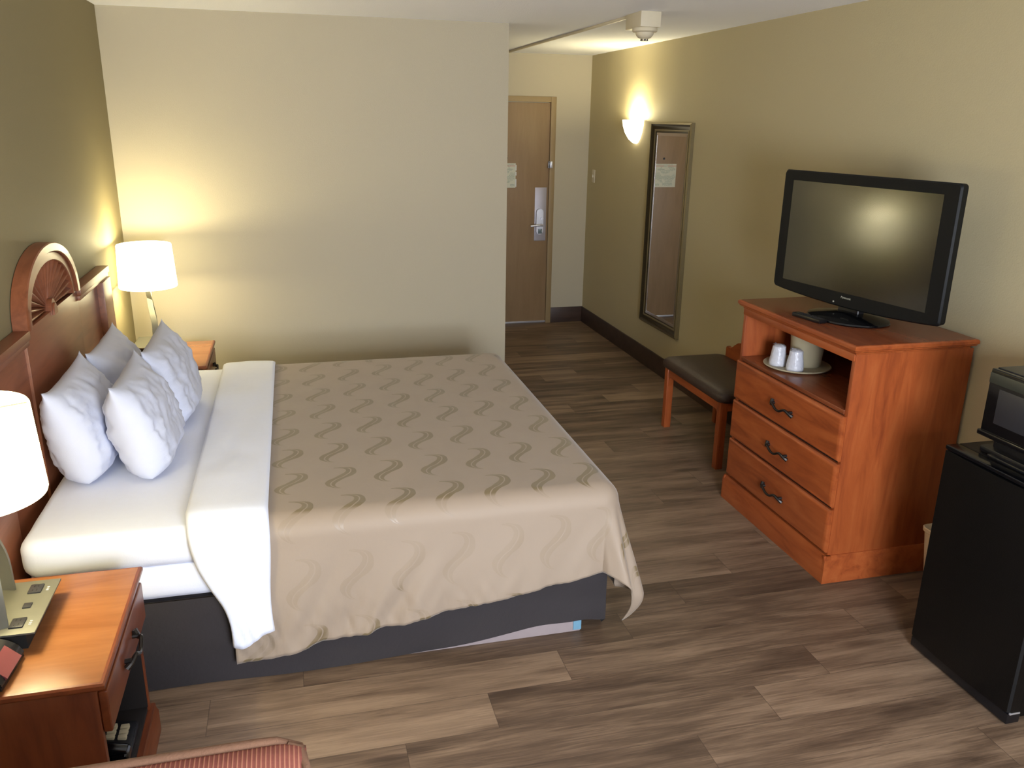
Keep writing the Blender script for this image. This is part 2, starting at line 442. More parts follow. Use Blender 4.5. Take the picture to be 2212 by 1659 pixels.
# notice on the door
nt = tag(link('door_notice', bx((-.109, -.001, -.1085), (.109, .001, .1085)), M['paper'], None, 0), 'printed notice sheet in a clear sleeve on the brown entry door', 'notice')
nt.location = (2.862, D2+.0015, 1.392)
bm = bmesh.new()
for a, b in ((-.10, -.03), (.0, .035), (.045, .095)): box(bm, (.105, -.004, a), (.117, -.001, b), .001)
link('sleeve_edge', bm, M['sleeve'], nt)

# things on the walls and ceiling
ls = empty('light_switch', (W, 5.64, 1.398), 0, 'pale switch plate low-lit on the wall beside the entry door corner', 'switch')
link('switch_plate', bx((-.006, -.036, -.058), (0, .036, .058), .003), M['cream_plastic'], ls)
link('toggle', bx((-.016, -.006, -.012), (-.005, .006, .012), .002), M['cream_plastic'], ls)

# cable raceway + smoke detector
rc = tag(link('cable_raceway', bx((2.842, 2.92, 2.424), (2.858, 5.80, 2.4398), .003), M['cream_plastic']), 'long thin beige cable raceway running along the hallway ceiling', 'raceway')
sd = empty('smoke_detector', (2.888, 2.808, 2.44), 0, 'beige round smoke detector on a square box under the hallway ceiling', 'smoke detector')
link('mounting_box', bx((-.058, -.108, -.078), (.058, .108, 0), .004), M['cream_plastic'], sd)
bm = bmesh.new()
lathe(bm, [(0, -.078), (.066, -.078), (.068, -.082), (.068, -.094), (.062, -.099), (.050, -.101), (.047, -.112), (.036, -.126), (.022, -.132), (0, -.132)], (0, -.03, 0), 40)
link('sensor_body', bm, M['cream_plastic'], sd)
bm = bmesh.new(); lathe(bm, [(0, -.144), (.016, -.144), (.019, -.140), (.019, -.130), (0, -.130)], (0, -.03, 0), 20)
link('sensor_cap', bm, M['cream_plastic'], sd)
bm = bmesh.new()
for k in range(7):
    a = 2*PI*k/7; box(bm, (.0165*math.cos(a)-.004, -.03+.0165*math.sin(a)-.004, -.1425), (.0165*math.cos(a)+.004, -.03+.0165*math.sin(a)+.004, -.134), .001)
link('sensor_slots', bm, M['darkfoot'], sd)

# wall sconce: quarter-bowl of glass
sc = empty('wall_sconce', (W, 4.68, 1.71), 0, 'lit half-bowl glass wall sconce beside the tall framed mirror', 'sconce')
bm = bmesh.new()
prof = [(.0, .0), (.03, .006), (.07, .035), (.105, .085), (.125, .14), (.130, .182), (.124, .182), (.10, .09), (.06, .035), (0, .012)]
lathe(bm, prof, (0, 0, 0), 32, .9, 1., PI/2, 3*PI/2)
link('sconce_bowl', bm, M['sconce'], sc)
link('back_plate', bx((-.012, -.06, .05), (0, .06, .15), .003), M['cream_plastic'], sc)

# tall mirror
MX, MY0, MY1, MZ0, MZ1 = W-.022, 3.663, 4.345, .355, 1.876
fw = .072
mr = empty('wall_mirror', (W, (MY0+MY1)/2, MZ0), 0, 'tall narrow mirror in a dark bronze frame beside the lit sconce', 'mirror')
oy, oz = (MY0+MY1)/2, MZ0
bm = bmesh.new()
def frame_ring(bm, y0, y1, z0, z1, prof, x0):
    rings = []
    for ins, out in prof:
        rings.append([bm.verts.new((x0-out, a, b)) for a, b in ((y0+ins, z0+ins), (y1-ins, z0+ins), (y1-ins, z1-ins), (y0+ins, z1-ins))])
    for a, b in zip(rings, rings[1:]):
        for k in range(4): bm.faces.new((a[k], a[(k+1) % 4], b[(k+1) % 4], b[k]))
Y0, Y1, Z0, Z1 = MY0-oy, MY1-oy, 0, MZ1-MZ0
frame_ring(bm, Y0, Y1, Z0, Z1, [(0, 0), (0, .022), (.012, .030), (.020, .026), (.030, .020), (.052, .016), (fw, .010), (fw, 0)], 0)
link('mirror_frame', bm, M['frame_bronze'], mr)
bm = bmesh.new(); frame_ring(bm, Y0, Y1, Z0, Z1, [(-.001, .0), (-.001, .024), (.011, .0312), (.013, .0305)], 0)
frame_ring(bm, Y0, Y1, Z0, Z1, [(.050, .0165), (.054, .0195), (.060, .0175), (.064, .0135)], 0)
link('frame_bead', bm, M['frame_gold'], mr)
link('mirror_glass', bx((-.009, Y0+fw-.004, Z0+fw-.004), (-.003, Y1-fw+.004, Z1-fw+.004)), M['mirror'], mr, 0)
bm = bmesh.new(); frame_ring(bm, Y0+fw-.002, Y1-fw+.002, Z0+fw-.002, Z1-fw+.002, [(0, .0100), (.022, .0112)], 0)
frame_ring(bm, Y0+fw-.002, Y1-fw+.002, Z0+fw-.002, Z1-fw+.002, [(.022, .0112), (.0225, .0092)], 0)
link('glass_bevel', bm, M['bevel'], mr, 0)

# ------------------------------------------------------------------ headboard
HC, HW, HT, HX = 1.785, 1.012, 1.140, .042
hb = empty('headboard', (0, HC, 0), 0, 'reddish wood headboard with a carved fan arch behind the bed', 'headboard')
link('panel', bx((.002, -HW+.01, .02), (HX-.012, HW-.01, HT-.02), .003), M['head'], hb)
AR, AH = .392, .255         # arch half-width and rise
def arch(r, h, a): return (r*math.cos(a), HT+h*math.sin(a))
N = 40
# solid arch back and rims
def arch_band(bm, r0, h0, r1, h1, xb, xf, bz=-.0):
    A = [PI*k/N for k in range(N+1)]
    def pt(r, h, a):
        y = r*math.cos(a); z = HT+bz+(h-bz)*math.sin(a)**.9 if math.sin(a) > 1e-6 else HT+bz
        return y, z
    g = []
    for a in A:
        o, i = pt(r0, h0, a), pt(r1, h1, a)
        ch = .004
        g.append([bm.verts.new(p) for p in ((xb, o[0], o[1]), (xf-ch, o[0], o[1]), (xf, o[0]*.985, HT+(o[1]-HT)*.985), (xf, i[0]*1.015, HT+(i[1]-HT)*1.015), (xf-ch, i[0], i[1]), (xb, i[0], i[1]))])
    for a, b in zip(g, g[1:]):
        for k in range(6): bm.faces.new((a[k], a[(k+1) % 6], b[(k+1) % 6], b[k]))
    bm.faces.new(g[0]); bm.faces.new(g[-1][::-1])
bm = bmesh.new(); arch_band(bm, AR, AH, AR-.042, AH-.036, .004, .057)
link('arch_rim', bm, M['head'], hb)
bm = bmesh.new(); arch_band(bm, AR-.042, AH-.036, AR-.085, AH-.070, .004, .047)
link('arch_moulding', bm, M['head'], hb)
# carved fan: ridged rays
bm = bmesh.new()
NR = 17; ro, ho, ri = AR-.08, AH-.066, .025
rows = []
for k in range(NR*8+1):
    a = PI*k/(NR*8)
    ph = (k % 8)/8*2*PI
    row = []
    for q in lin(0, 1, 6):
        r = ri+(ro-ri)*q; h = ri+(ho-ri)*q
        x = .014+.028*(.3+.7*q)*(.5+.5*math.cos(ph+PI))**.7
        row.append(bm.verts.new((x, r*math.cos(a), HT+h*math.sin(a))))
    rows.append(row)
for a, b in zip(rows, rows[1:]):
    for q in range(5): bm.faces.new((a[q], a[q+1], b[q+1], b[q]))
link('carved_fan', bm, M['head'], hb, 25)
bm = bmesh.new()
A = [PI*k/16 for k in range(17)]
prism(bm, [(.036*math.cos(a), HT-.02+.060*math.sin(a)) for a in A], 'x', .006, .043)
prism(bm, [(.024*math.cos(a), HT-.02+.044*math.sin(a)) for a in A], 'x', .043, .050)
link('fan_hub', bm, M['head'], hb)
# top ledges left and right of the arch, then the plain raised front board and end stiles
for s in (-1, 1):
    bm = bmesh.new()
    y0, y1 = sorted((s*(AR-.004), s*HW))
    box(bm, (.002, y0, HT-.028), (.057, y1, HT+.004), .004)
    box(bm, (.002, y0, HT-.050), (.050, y1, HT-.028), .004)
    link('top_ledge', bm, M['head'], hb)
    bm = bmesh.new(); y0, y1 = sorted((s*(HW-.195), s*(HW-.012)))
    box(bm, (.004, y0, .02), (HX+.018, y1, HT-.05), .003)
    link('end_stile', bm, M['head'], hb)
link('front_board', bx((.004, -AR+.002, .3), (HX-.002, AR-.002, HT-.003), .002), M['head'], hb)

# ------------------------------------------------------------------ bed
BX0, BX1, BY0, BY1 = .092, 2.064, .835, 2.705
bed = empty('bed_base', (BX0, (BY0+BY1)/2, 0), 0, 'king bed base wrapped in a dark bed skirt under the mattress', 'bed')
def bedrel(p): return (p[0]-BX0, p[1]-(BY0+BY1)/2, p[2])
bm = bmesh.new(); box(bm, bedrel((BX0+.02, BY0+.02, .06)), bedrel((BX1-.02, BY1-.02, .33)), .01)
link('box_spring', bm, M['skirt'], bed)
bm = bmesh.new(); box(bm, bedrel((BX0+.05, BY0+.005, 0)), bedrel((1.955, BY0+.03, .075)), .002)
link('base_board', bm, M['boxwood'], bed)
link('base_board', bx(bedrel((BX0+.05, BY1-.05, 0)), bedrel((1.93, BY1-.03, .075)), .002), M['boxwood'], bed)
link('tape', bx(bedrel((1.925, BY0+.001, .008)), bedrel((1.957, BY0+.032, .074)), .001), M['tape'], bed)
# skirt: a cloth loop, near side lifts at the foot end
bm = bmesh.new()
def skirt_pt(u, v):          # u runs round: near side (0..1), foot (1..2), far side (2..3); v 0 top .. 1 bottom
    if u <= 1: x, y, n = BX0+(BX1-.012-BX0)*u, BY0, (0, -1)
    elif u <= 2: x, y, n = BX1-.012, BY0+(BY1-BY0)*(u-1), (1, 0)
    else: x, y, n = BX1-.012-(BX1-BX0)*(u-2), BY1, (0, 1)
    lift = .002
    if u <= 1: lift += .055*sm((x-1.25)/.6) - .016*sm((x-1.95)/.1)
    z = .335-(.335-lift)*v
    w = (.006*math.sin(x*9+y*7)+.010*nz(x*3, y*3, z*2)+.005)*v+.010*nz(x*4+z*5, y*4, z*13)*v*(1.-.3*v)
    if u <= 1: w += .016*math.exp(-((x-1.9)/.10)**2)*v
    return bedrel((x+n[0]*w, y+n[1]*w, z))
sheet(bm, skirt_pt, lin(0, 1, 90)+lin(1, 2, 50)[1:]+lin(2, 3, 50)[1:], lin(0, 1, 16))
so = link('bed_skirt', bm, M['skirt'], bed, 60)

# mattress in a white fitted sheet
TOP = .598
mt = empty('mattress', (BX0, (BY0+BY1)/2, .335), 0, 'king mattress in a white fitted sheet on the dark bed base', 'mattress')
def soft_box(lo, hi, r, nx, ny, nzv, amp, seed):
    bm = bmesh.new(); box(bm, lo, hi, r, 5)
    bmesh.ops.subdivide_edges(bm, edges=[e for e in bm.edges if e.calc_length() > .3], cuts=40, use_grid_fill=True)
    return bm
mo = lambda p: (p[0]-BX0, p[1]-(BY0+BY1)/2, p[2]-.335)
def mattress_part(z0, z1, ins, name):
    bm = bmesh.new()
    x0, x1, y0, y1 = BX0-.012+ins, BX1-.005-ins, BY0-.012+ins, BY1+.01-ins
    r = .055; rv = (z1-z0)*.33
    # rounded-rectangle loops swept through a rounded side profile
    prof = [(r*.9, z0)]+[(rv*(1-math.sin(t))*.9, z0+rv*(1-math.cos(t))) for t in lin(0, PI/2, 5)]
    prof += [(rv*(1-math.cos(t))*.9, z1-rv+rv*math.sin(t)) for t in lin(0, PI/2, 7)]+[(.12, z1+.002), (.3, z1+.004), (.6, z1+.005)]
    rings = []
    for o, z in prof:
        loop = rounded_rect(x1-x0-2*o, y1-y0-2*o, max(.004, r-o*.7), 6, (x0+x1)/2, (y0+y1)/2)
        # resample straight runs
        L = []
        for i, p in enumerate(loop):
            q = loop[(i+1) % len(loop)]; d = math.dist(p, q); k = 24 if d > .3 else 1
            for j in range(k): L.append((p[0]+(q[0]-p[0])*j/k, p[1]+(q[1]-p[1])*j/k))
        rings.append([bm.verts.new(mo((px+.003*nz(px*9, py*9, z*14), py+.004*nz(px*8, py*8, z*12+5), z+.0025*nz(px*6, py*6, 2)))) for px, py in L])
    n = len(rings[0])
    for a, b in zip(rings, rings[1:]):
        for k in range(n): bm.faces.new((a[k], a[(k+1) % n], b[(k+1) % n], b[k]))
    bm.faces.new(rings[0][::-1]); bm.faces.new(rings[-1])
    link(name, bm, M['cloth_white'], mt, 60)
mattress_part(.340, .472, .006, 'mattress_side')
mattress_part(.462, TOP, 0, 'fitted_sheet')

# bedspread
YN, YFR, XF, R = .802, 2.735, 2.090, .075
ZT = TOP+.012
def drop(d):
    if d < R*PI/2: return R*math.sin(d/R), R*(1-math.cos(d/R))
    return R, R+d-R*PI/2
def nearlen(s): return .562-.19*min(1, max(0, (s-.72)/1.33))+.010*nz(s*4, 3.3)+.006*nz(s*13, 7.1)
SA, TB = .40, None
def cover(s, t, lift=0.):
    """s: along the bed from the pillow end, t: signed across (cloth metres); returns the draped point"""
    a = s-(XF-R); bn = (YN+R)-t; bf = t-(YFR-R)
    x, y, z = s, t, ZT+lift
    z += .003*nz(s*5, t*5, 3)+.002*nz(s*14, t*9, 7)
    def wob(L, c, along):           # hanging folds, stronger towards the hem
        f = sm((c-.10)/.35)
        g = sm((c-.30)/.16)
        return f*(.018*nz(along*5.5+c*2, c*1.6, 11)+.018*nz(along*12+c*6, c*2.5, 4))+g*(.009*nz(along*24+c*10, c*4, 2)+.006*nz(along*46-c*16, c*9, 8))+f*.016
    if bn > 0 and a > 0:
        rho = math.hypot(a, bn); th = math.atan2(bn, a)
        o, d = drop(rho); ex = max(0, rho-R*PI/2)
        k = math.sin(2*th)
        fl = .34*k*ex*(1-.85*sm((ex-.36)/.20))+.07*min(ex, .4)*math.sin(6*th)*k+.03*ex*math.sin(13*th)*k
        o += fl+lift; d -= (1-math.sqrt(1-.07*k*k))*ex
        w = wob(0, rho, th*.4+2)*(1-k)
        c, s_ = math.cos(th), math.sin(th)
        return Vector((XF-R+c*(o+w), YN+R-s_*(o+w), max(.006, ZT-d)))
    if bf > 0 and a > 0:
        rho = math.hypot(a, bf); th = math.atan2(bf, a)
        o, d = drop(rho); o += lift
        return Vector((XF-R+math.cos(th)*o, YFR-R+math.sin(th)*o, max(.006, ZT-d)))
    if bn > 0:
        o, d = drop(bn); return Vector((s, YN+R-o-lift*sm(bn/.07)-wob(0, bn, s), ZT+lift*(1-sm(bn/.09))-d))
    if bf > 0:
        o, d = drop(bf); return Vector((s, YFR-R+o+lift*sm(bf/.07)+wob(0, bf, s+3), ZT+lift*(1-sm(bf/.09))-d))
    if a > 0:
        o, d = drop(a); return Vector((XF-R+o+lift+wob(0, a, t+5), t, ZT-d))
    return Vector((x, y, z))
def cuv(s, t):
    return ((s-.925+.05*(t-.84))/.1785+.5, (t-.836-.094*(s-.9))/(.245+.036*(s-.9))+.5)
bm = bmesh.new()
S0 = .70
ss = lin(S0, XF-R, 150)+lin(XF-R, XF-R+.50, 44)[1:]
def cov_uv(s, q):     # q 0..1 across: maps onto near hem .. far hem at this s
    t0 = YN+R-nearlen(min(s, 2.05)); t1 = YFR-R+.42
    qa = .30
    return (t0+(YN+R-t0)*q/qa) if q < qa else (YN+R+(t1-YN-R)*(q-qa)/(1-qa))
qs = lin(0, .30, 44)+lin(.30, 1, 60)[1:]
sheet(bm, lambda s, q: cover(s, cov_uv(s, q)), ss, qs, lambda s, q: cuv(s, cov_uv(s, q)))
sp = tag(link('bedspread', bm, M['spread'], None, 60), 'taupe bedspread with rows of dark S swirls covering the bed foot', 'bedspread')
md = sp.modifiers.new('thick', 'SOLIDIFY'); md.thickness = .004; md.offset = 0

# white top sheet folded back over the bedspread
bm = bmesh.new()
def fold_x(q, b):    # q 0..1 across the fold width, b overflow on the near side
    xl = .578+.125*sm((b-.02)/.45)+.006*math.sin(b*23)
    xr = .836+.004*math.sin(b*15)-.006*sm(b/.4)
    return xl+(xr-xl)*q
tn = lin(0, 1, 46); 
def fold_pt(q, r):   # r 0..1 near hem .. far hem
    t0 = YN+R-(.485-.045*q+.012*math.sin(q*6)); t1 = YFR-R+.30
    ra = .34
    t = (t0+(YN+R-t0)*r/ra) if r < ra else (YN+R+(t1-YN-R)*(r-ra)/(1-ra))
    b = max(0, YN+R-t)
    edge = math.sin(PI*min(1, max(0, q)))**.35 if 0 < q < 1 else 0
    l = .0135+.012*edge+.004*nz(q*3, t*4, 9)*edge
    p = cover(fold_x(q, b), t, l)
    return p
sheet(bm, fold_pt, lin(0, 1, 22), lin(0, .34, 30)+lin(.34, 1, 60)[1:])
fo_ = tag(link('folded_top_sheet', bm, M['cloth_white'], None, 60), 'white top sheet folded back across the bed over the taupe spread', 'sheet')
md = fo_.modifiers.new('thick', 'SOLIDIFY'); md.thickness = .008; md.offset = 0

# pillows
def pillow(label, bx_, by_, tilt, L, Hh, T_, seed, rz=0., xmin=.0705):
    """stuffed pillow standing on its long edge, leaning back by tilt"""
    bm = bmesh.new()
    n, m = 56, 40
    R_ = Matrix.Rotation(rz, 3, 'Z') @ Matrix.Rotation(-tilt, 3, 'Y')
    base = Vector((bx_, by_, TOP+.009))
    def pt(u, v, side):
        uu, vv = abs(u), abs(v)
        h = T_/2*((1-uu**4.5)**.62)*((1-vv**(2.3 if v > 0 else 4.2))**(.66 if v > 0 else .60))
        cu = 1-.05*(1-vv**2)*uu**3; cv = 1-.075*(1-uu**2)*vv**3
        y = u*L/2*cu; z = v*Hh/2*cv
        tip = (uu*vv)**7
        if v > 0: y *= 1+.03*tip; z *= 1+.06*tip
        else: y *= 1-.13*(uu*vv)**3; z *= 1-.10*(uu*vv)**3
        e = min(1, (1-max(uu, vv))*5)
        wr = (.016*nz(u*2.4+seed, v*2.4, side*3+seed)+.008*nz(u*6+seed, v*5, side*5)
              + .012*nz(u*3, v*11+seed, side*2)*uu + .004*nz(u*14, v*10+seed, side))*e
        h *= 1-.10*v
        x = side*(h+wr*(.35+h/T_*1.6))
        x = max(-.098, min(.098, x))
        p = R_ @ Vector((x, y, z+Hh/2*.97))
        q = p+base
        q.z = max(q.z, TOP+.009); q.x = max(q.x, xmin)
        return q-base
    for side in (1, -1):
        us = [math.sin(PI/2*a)*.45+a*.55 for a in lin(-1, 1, n)]; vs = [math.sin(PI/2*a)*.35+a*.65 for a in lin(-1, 1, m)]
        sheet(bm, lambda u, v: pt(u, v, side), us, vs)
    bmesh.ops.remove_doubles(bm, verts=bm.verts[:], dist=1e-4)
    o = tag(link('pillow', bm, M['pillow'], None, 80), label, 'pillow', 'white pillows propped against the headboard')
    o.location = base
    return o
TL = math.radians(15)
pillow('white pillow at the back of the near pair, behind the near lamp shade', .222, 1.455, TL, .545, .378, .20, 1)
pillow('white pillow at the front of the near pair, facing the folded sheet', .432, 1.435, TL, .51, .385, .195, 8)
pillow('white pillow at the back of the far pair, tucked behind beside the headboard', .235, 2.02, TL, .545, .362, .195, 15)
pillow('white pillow at the front of the far pair, its pointed corner against the far lamp', .452, 1.99, TL, .585, .372, .19, 23)

# ------------------------------------------------------------------ handles
def pull(bm, c, w, axis_out=(-1, 0, 0), along=(0, 1, 0), sc=1.):
    """twisted bronze pull: flared feet and an S-bent grip"""
    O, A, U = Vector(axis_out), Vector(along), Vector((0, 0, 1))
    P = lambda a, o, u: Vector(c)+A*a+O*o+U*u
    h = w/2
    pts = spline([P(-h*1.05, .004, -.016), P(-h*.92, .016, -.006), P(-h*.62, .026, .006), P(-h*.2, .028, -.010), P(h*.2, .028, -.010), P(h*.62, .026, .006), P(h*.92, .016, -.004), P(h*1.02, .004, .014)], 5)
    n = len(pts)
    tube(bm, pts, [.0058+.0040*abs(2*i/(n-1)-1)**3 for i in range(n)], 8)
    for s in (-1, 1):
        tube(bm, [P(s*h*.90, -.001, 0), P(s*h*.90, .018, 0)], .007, 8)

# ------------------------------------------------------------------ nightstands
NW, ND, NZ = .566, .477, .586
def nightstand(label, y0):
    r = empty('nightstand', (0, y0+NW/2, 0), 0, label, 'nightstand', 'wooden nightstands beside the bed')
    h = NW/2
    bm = bmesh.new(); slab_top(bm, .014, ND, -h, h, NZ-.034, NZ, .014)
    link('top', bm, [M['night_y'], M['oak_top']], r)
    bm = bmesh.new()
    e = h-.022
    for s in (-1, 1): box(bm, (.02, s*e-(.02 if s > 0 else 0), .0), (.452, s*e+(.02 if s < 0 else 0), NZ-.034), .003)
    box(bm, (.02, -e, .10), (.034, e, NZ-.028)); box(bm, (.02, -e+.01, .405), (.44, e-.01, .42)); 
    link('carcass', bm, M['night_z'], r)
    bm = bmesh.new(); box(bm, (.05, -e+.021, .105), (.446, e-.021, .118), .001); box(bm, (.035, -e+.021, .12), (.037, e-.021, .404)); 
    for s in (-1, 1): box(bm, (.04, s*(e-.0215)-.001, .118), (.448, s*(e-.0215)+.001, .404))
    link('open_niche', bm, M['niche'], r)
    bm = bmesh.new()
    prism(bm, [(.435, 0), (.470, 0), (.470, .075), (.464, .088), (.462, .104), (.435, .104)], 'y', -e-.014, e+.014)
    link('plinth', bm, M['night_y'], r)
    bm = bmesh.new(); box(bm, (.452, -e+.004, .428), (.474, e-.004, NZ-.040), .006, 3)
    dr = link('drawer', bm, M['night_y'], r)
    bm = bmesh.new(); pull(bm, (.474, 0, .49), .13, (1, 0, 0), (0, 1, 0))
    link('drawer_pull', bm, M['bronze'], dr)
    return r
nightstand('wooden nightstand beside the armchair, with clock and glowing lamp on top', .07)
nightstand('wooden nightstand in the far corner behind the bed, under the second lamp', 2.805)

# bedside lamps
def lamp(label, x, y, z):
    r = empty('table_lamp', (x, y, z), 0, label, 'lamp', 'lit bedside lamps with white drum shades')
    b = bx((-.105, -.132, .051), (.112, .132, .056), .001)
    bo = link('power_base', b, M['olive'], r)
    bm = bmesh.new(); box(bm, (-.085, -.112, 0), (.085, .108, .051)); link('base_foot', bm, M['darkfoot'], r)
    for yy in (-.083, .083):
        bm = bmesh.new()
        box(bm, (.045, yy-.022, .0555), (.078, yy+.022, .0605), .002)
        for q in (-.010, .010):
            for p in (.056, .066): box(bm, (p-.001, yy+q-.004, .060), (p+.001, yy+q+.004, .0612), mi=1)
        link('power_outlet', bm, [M['darkgrey'], M['niche']], bo)
    link('usb_port', bx((.052, -.012, .0555), (.072, .012, .0592), .001), M['darkgrey'], bo)
    for yy in (-.083, .083):
        bm = bmesh.new()
        for q in (-.008, .0, .008): box(bm, (.088, yy+q-.002, .0556), (.094, yy+q+.001, .0566))
        link('print_mark', bm, M['white_print'], bo)
    # two bowed ribbon arms crossing like a leaf
    for s in (-1, 1):
        bm = bmesh.new()
        pts = spline([(.018*s+.01, s*-.098, .054), (.01+.012*s, s*-.075, .17), (.0, s*-.012, .28), (-.004, s*.022, .37), (0, s*.004, .46)], 7)
        n = len(pts)
        tube(bm, pts, [(.017-.007*i/n, .0035) for i in range(n)], flat=(1, .25*s, 0))
        link('stem', bm, M['olive'], r)
    # shade, open above and below
    bm = bmesh.new()
    lathe(bm, [(.151, .374), (.153, .380), (.142, .604), (.139, .609), (.136, .604), (.147, .380), (.151, .374)], (0, 0, 0), 56)
    sh = link('lamp_shade', bm, M['shade'], r)
    bm = bmesh.new()
    for k in range(3):
        a = 2*PI*k/3+.4; tube(bm, [(.010*math.cos(a), .010*math.sin(a), .595), (.139*math.cos(a), .139*math.sin(a), .598)], .002, 6)
    tube(bm, [(0, 0, .44), (0, 0, .50)], .016, 12); tube(bm, [(0, 0, .49), (0, 0, .59)], .003, 6); tube(bm, [(0, 0, .59), (0, 0, .622)], .005, 8)
    link('harp', bm, M['olive'], r)
    return r
L1 = lamp('glowing drum-shade lamp on the nightstand beside the alarm clock', .180, .375, NZ)
L2 = lamp('glowing drum-shade lamp in the far corner behind the pillows', .172, 3.17, NZ)

# alarm clock
ck = empty('alarm_clock', (.203, .160, NZ), math.radians(-4), 'black rounded alarm clock with a dull red window on the nearer nightstand', 'clock')
bm = bmesh.new()
prism(bm, spline([(-.10, 0), (.055, 0), (.063, .012), (.052, .036), (.02, .056), (-.03, .062), (-.08, .045), (-.104, .02)], 4)[:-1] if False else [(-.09, 0), (.055, 0), (.062, .010), (.055, .030), (.036, .048), (.005, .060), (-.04, .062), (-.08, .050), (-.095, .025)], 'y', -.076, .076)
bmesh.ops.bevel(bm, geom=bm.edges[:], offset=.008, segments=3, affect='EDGES', clamp_overlap=True)
link('clock_body', bm, M['black'], ck)
bm = bmesh.new(); 
v = [(.0637, -.045, .0215), (.0637, .045, .0215), (.030, .045, .0545), (.030, -.045, .0545)]
V_ = [bm.verts.new(p) for p in v]; bm.faces.new(V_)
r_ = bmesh.ops.extrude_face_region(bm, geom=bm.faces[:]); bmesh.ops.translate(bm, verts=[q for q in r_['geom'] if isinstance(q, bmesh.types.BMVert)], vec=(-.004, 0, -.004))
link('display_window', bm, M['lens'], ck)
bm = bmesh.new()
for k in range(4): box(bm, (.004-.018*(k % 2), -.045+.024*k, .0605), (.012-.018*(k % 2), -.033+.024*k, .066), .002)
link('clock_button', bm, M['white_print'], ck)

# telephone in the niche
tp = empty('telephone', (.318, .405, .1195), 0, 'black telephone with pale keypad inside the open niche of nearer nightstand', 'telephone')
bm = bmesh.new(); prism(bm, [(-.11, 0), (.12, 0), (.12, .022), (-.10, .065), (-.11, .06)], 'y', -.10, .10)
bmesh.ops.bevel(bm, geom=bm.edges[:], offset=.005, segments=2, affect='EDGES'); link('phone_body', bm, M['black'], tp)
bm = bmesh.new()
for i in range(4):
    for j in range(3): box(bm, (-.02+.032*i, .012+.022*j, .036-.0065*i), (.004+.032*i, .030+.022*j, .0545-.0062*i), .003)
link('keypad', bm, M['bucket'], tp)
bm = bmesh.new()
tube(bm, spline([(-.10, -.065, .085), (-.05, -.065, .092), (.06, -.065, .066), (.115, -.065, .050)], 5), .020, 12)
box(bm, (-.115, -.092, .055), (-.065, -.038, .088), .012, 3); box(bm, (.075, -.092, .022), (.125, -.038, .058), .012, 3)
link('handset', bm, M['blackgloss'], tp)

# ------------------------------------------------------------------ armchair at the bottom edge
AZ, AY, AX0, AX1 = .85, -.525, .335, .945
ac = empty('armchair', (.64, -.85, 0), 0, 'upholstered armchair in ribbed dusty red fabric with tan welt, beside the nightstand', 'armchair')
ao = lambda p: (p[0]-.64, p[1]+.85, p[2])
bm = bmesh.new()
# backrest: side profile rounded over the top, lofted across with rounded ends
prof = [(-.535, .36), (-.540, .60), (-.536, .78), (-.533, .825), (-.541, .846), (-.558, .853), (-.585, .851), (-.625, .838), (-.655, .81), (-.668, .76), (-.675, .60), (-.685, .46), (-.70, .36)]
prof = [(p[0], p[1]) for p in prof]
xs = [AX0, AX0+.006, AX0+.02, AX0+.045]+lin(AX0+.07, AX1-.07, 30)+[AX1-.045, AX1-.02, AX1-.006, AX1]
rings = []
for x in xs:
    e = min(x-AX0, AX1-x); k = 1-.10*(1-min(1, e/.05))**2; cyy, czz = -.60, .60
    rings.append([bm.verts.new(ao((x, cyy+(p[0]-cyy)*k, czz+(p[1]-czz)*(1-.04*(1-min(1, e/.05))**2)))) for p in prof])
for a, b in zip(rings, rings[1:]):
    for k in range(len(prof)): bm.faces.new((a[k], a[(k+1) % len(prof)], b[(k+1) % len(prof)], b[k]))
bm.faces.new(rings[0]); bm.faces.new(rings[-1][::-1])
link('backrest', bm, M['stripe'], ac, 50)
bm = bmesh.new()
path = [(AX0+.002, -.540, .40), (AX0+.002, -.544, .78), (AX0+.012, -.543, .832), (AX0+.05, -.541, .848)]
path = path+[(x, -.541, .850) for x in lin(AX0+.08, AX1-.08, 10)]+[(AX1-.05, -.541, .848), (AX1-.012, -.543, .832), (AX1-.002, -.544, .78), (AX1-.002, -.540, .40)]
tube(bm, [ao(p) for p in path], .009, 10)
path = [(AX1-.03, -.548, .842), (AX1-.008, -.556, .838), (AX1-.001, -.60, .836), (AX1-.002, -.648, .81), (AX1-.002, -.664, .74), (AX1-.002, -.68, .48)]
tube(bm, [ao(p) for p in path], .008, 10)
path = [(AX0+.003, p[1], p[2]) for p in path]; tube(bm, [ao(p) for p in path], .008, 10)
link('welt', bm, M['welt'], ac, 60)
link('seat', bx(ao((AX0+.02, -1.16, .33)), ao((AX1-.02, -.70, .45)), .04, 4), M['stripe'], ac)
for s, x in ((-1, AX0-.0), (1, AX1-.07)):
    bm = bmesh.new(); box(bm, ao((x, -1.13, .56)), ao((x+.07, -.69, .60)), .015, 3); box(bm, ao((x+.015, -1.11, .03)), ao((x+.055, -1.06, .56)), .006)
    link('arm', bm, M['cherry_y'], ac)
for x in (AX0+.03, AX1-.08):
    for y in (-1.11, -.60):
        link('leg', bx(ao((x, y, 0)), ao((x+.05, y+.05, .36)), .006), M['cherry_z'], ac)

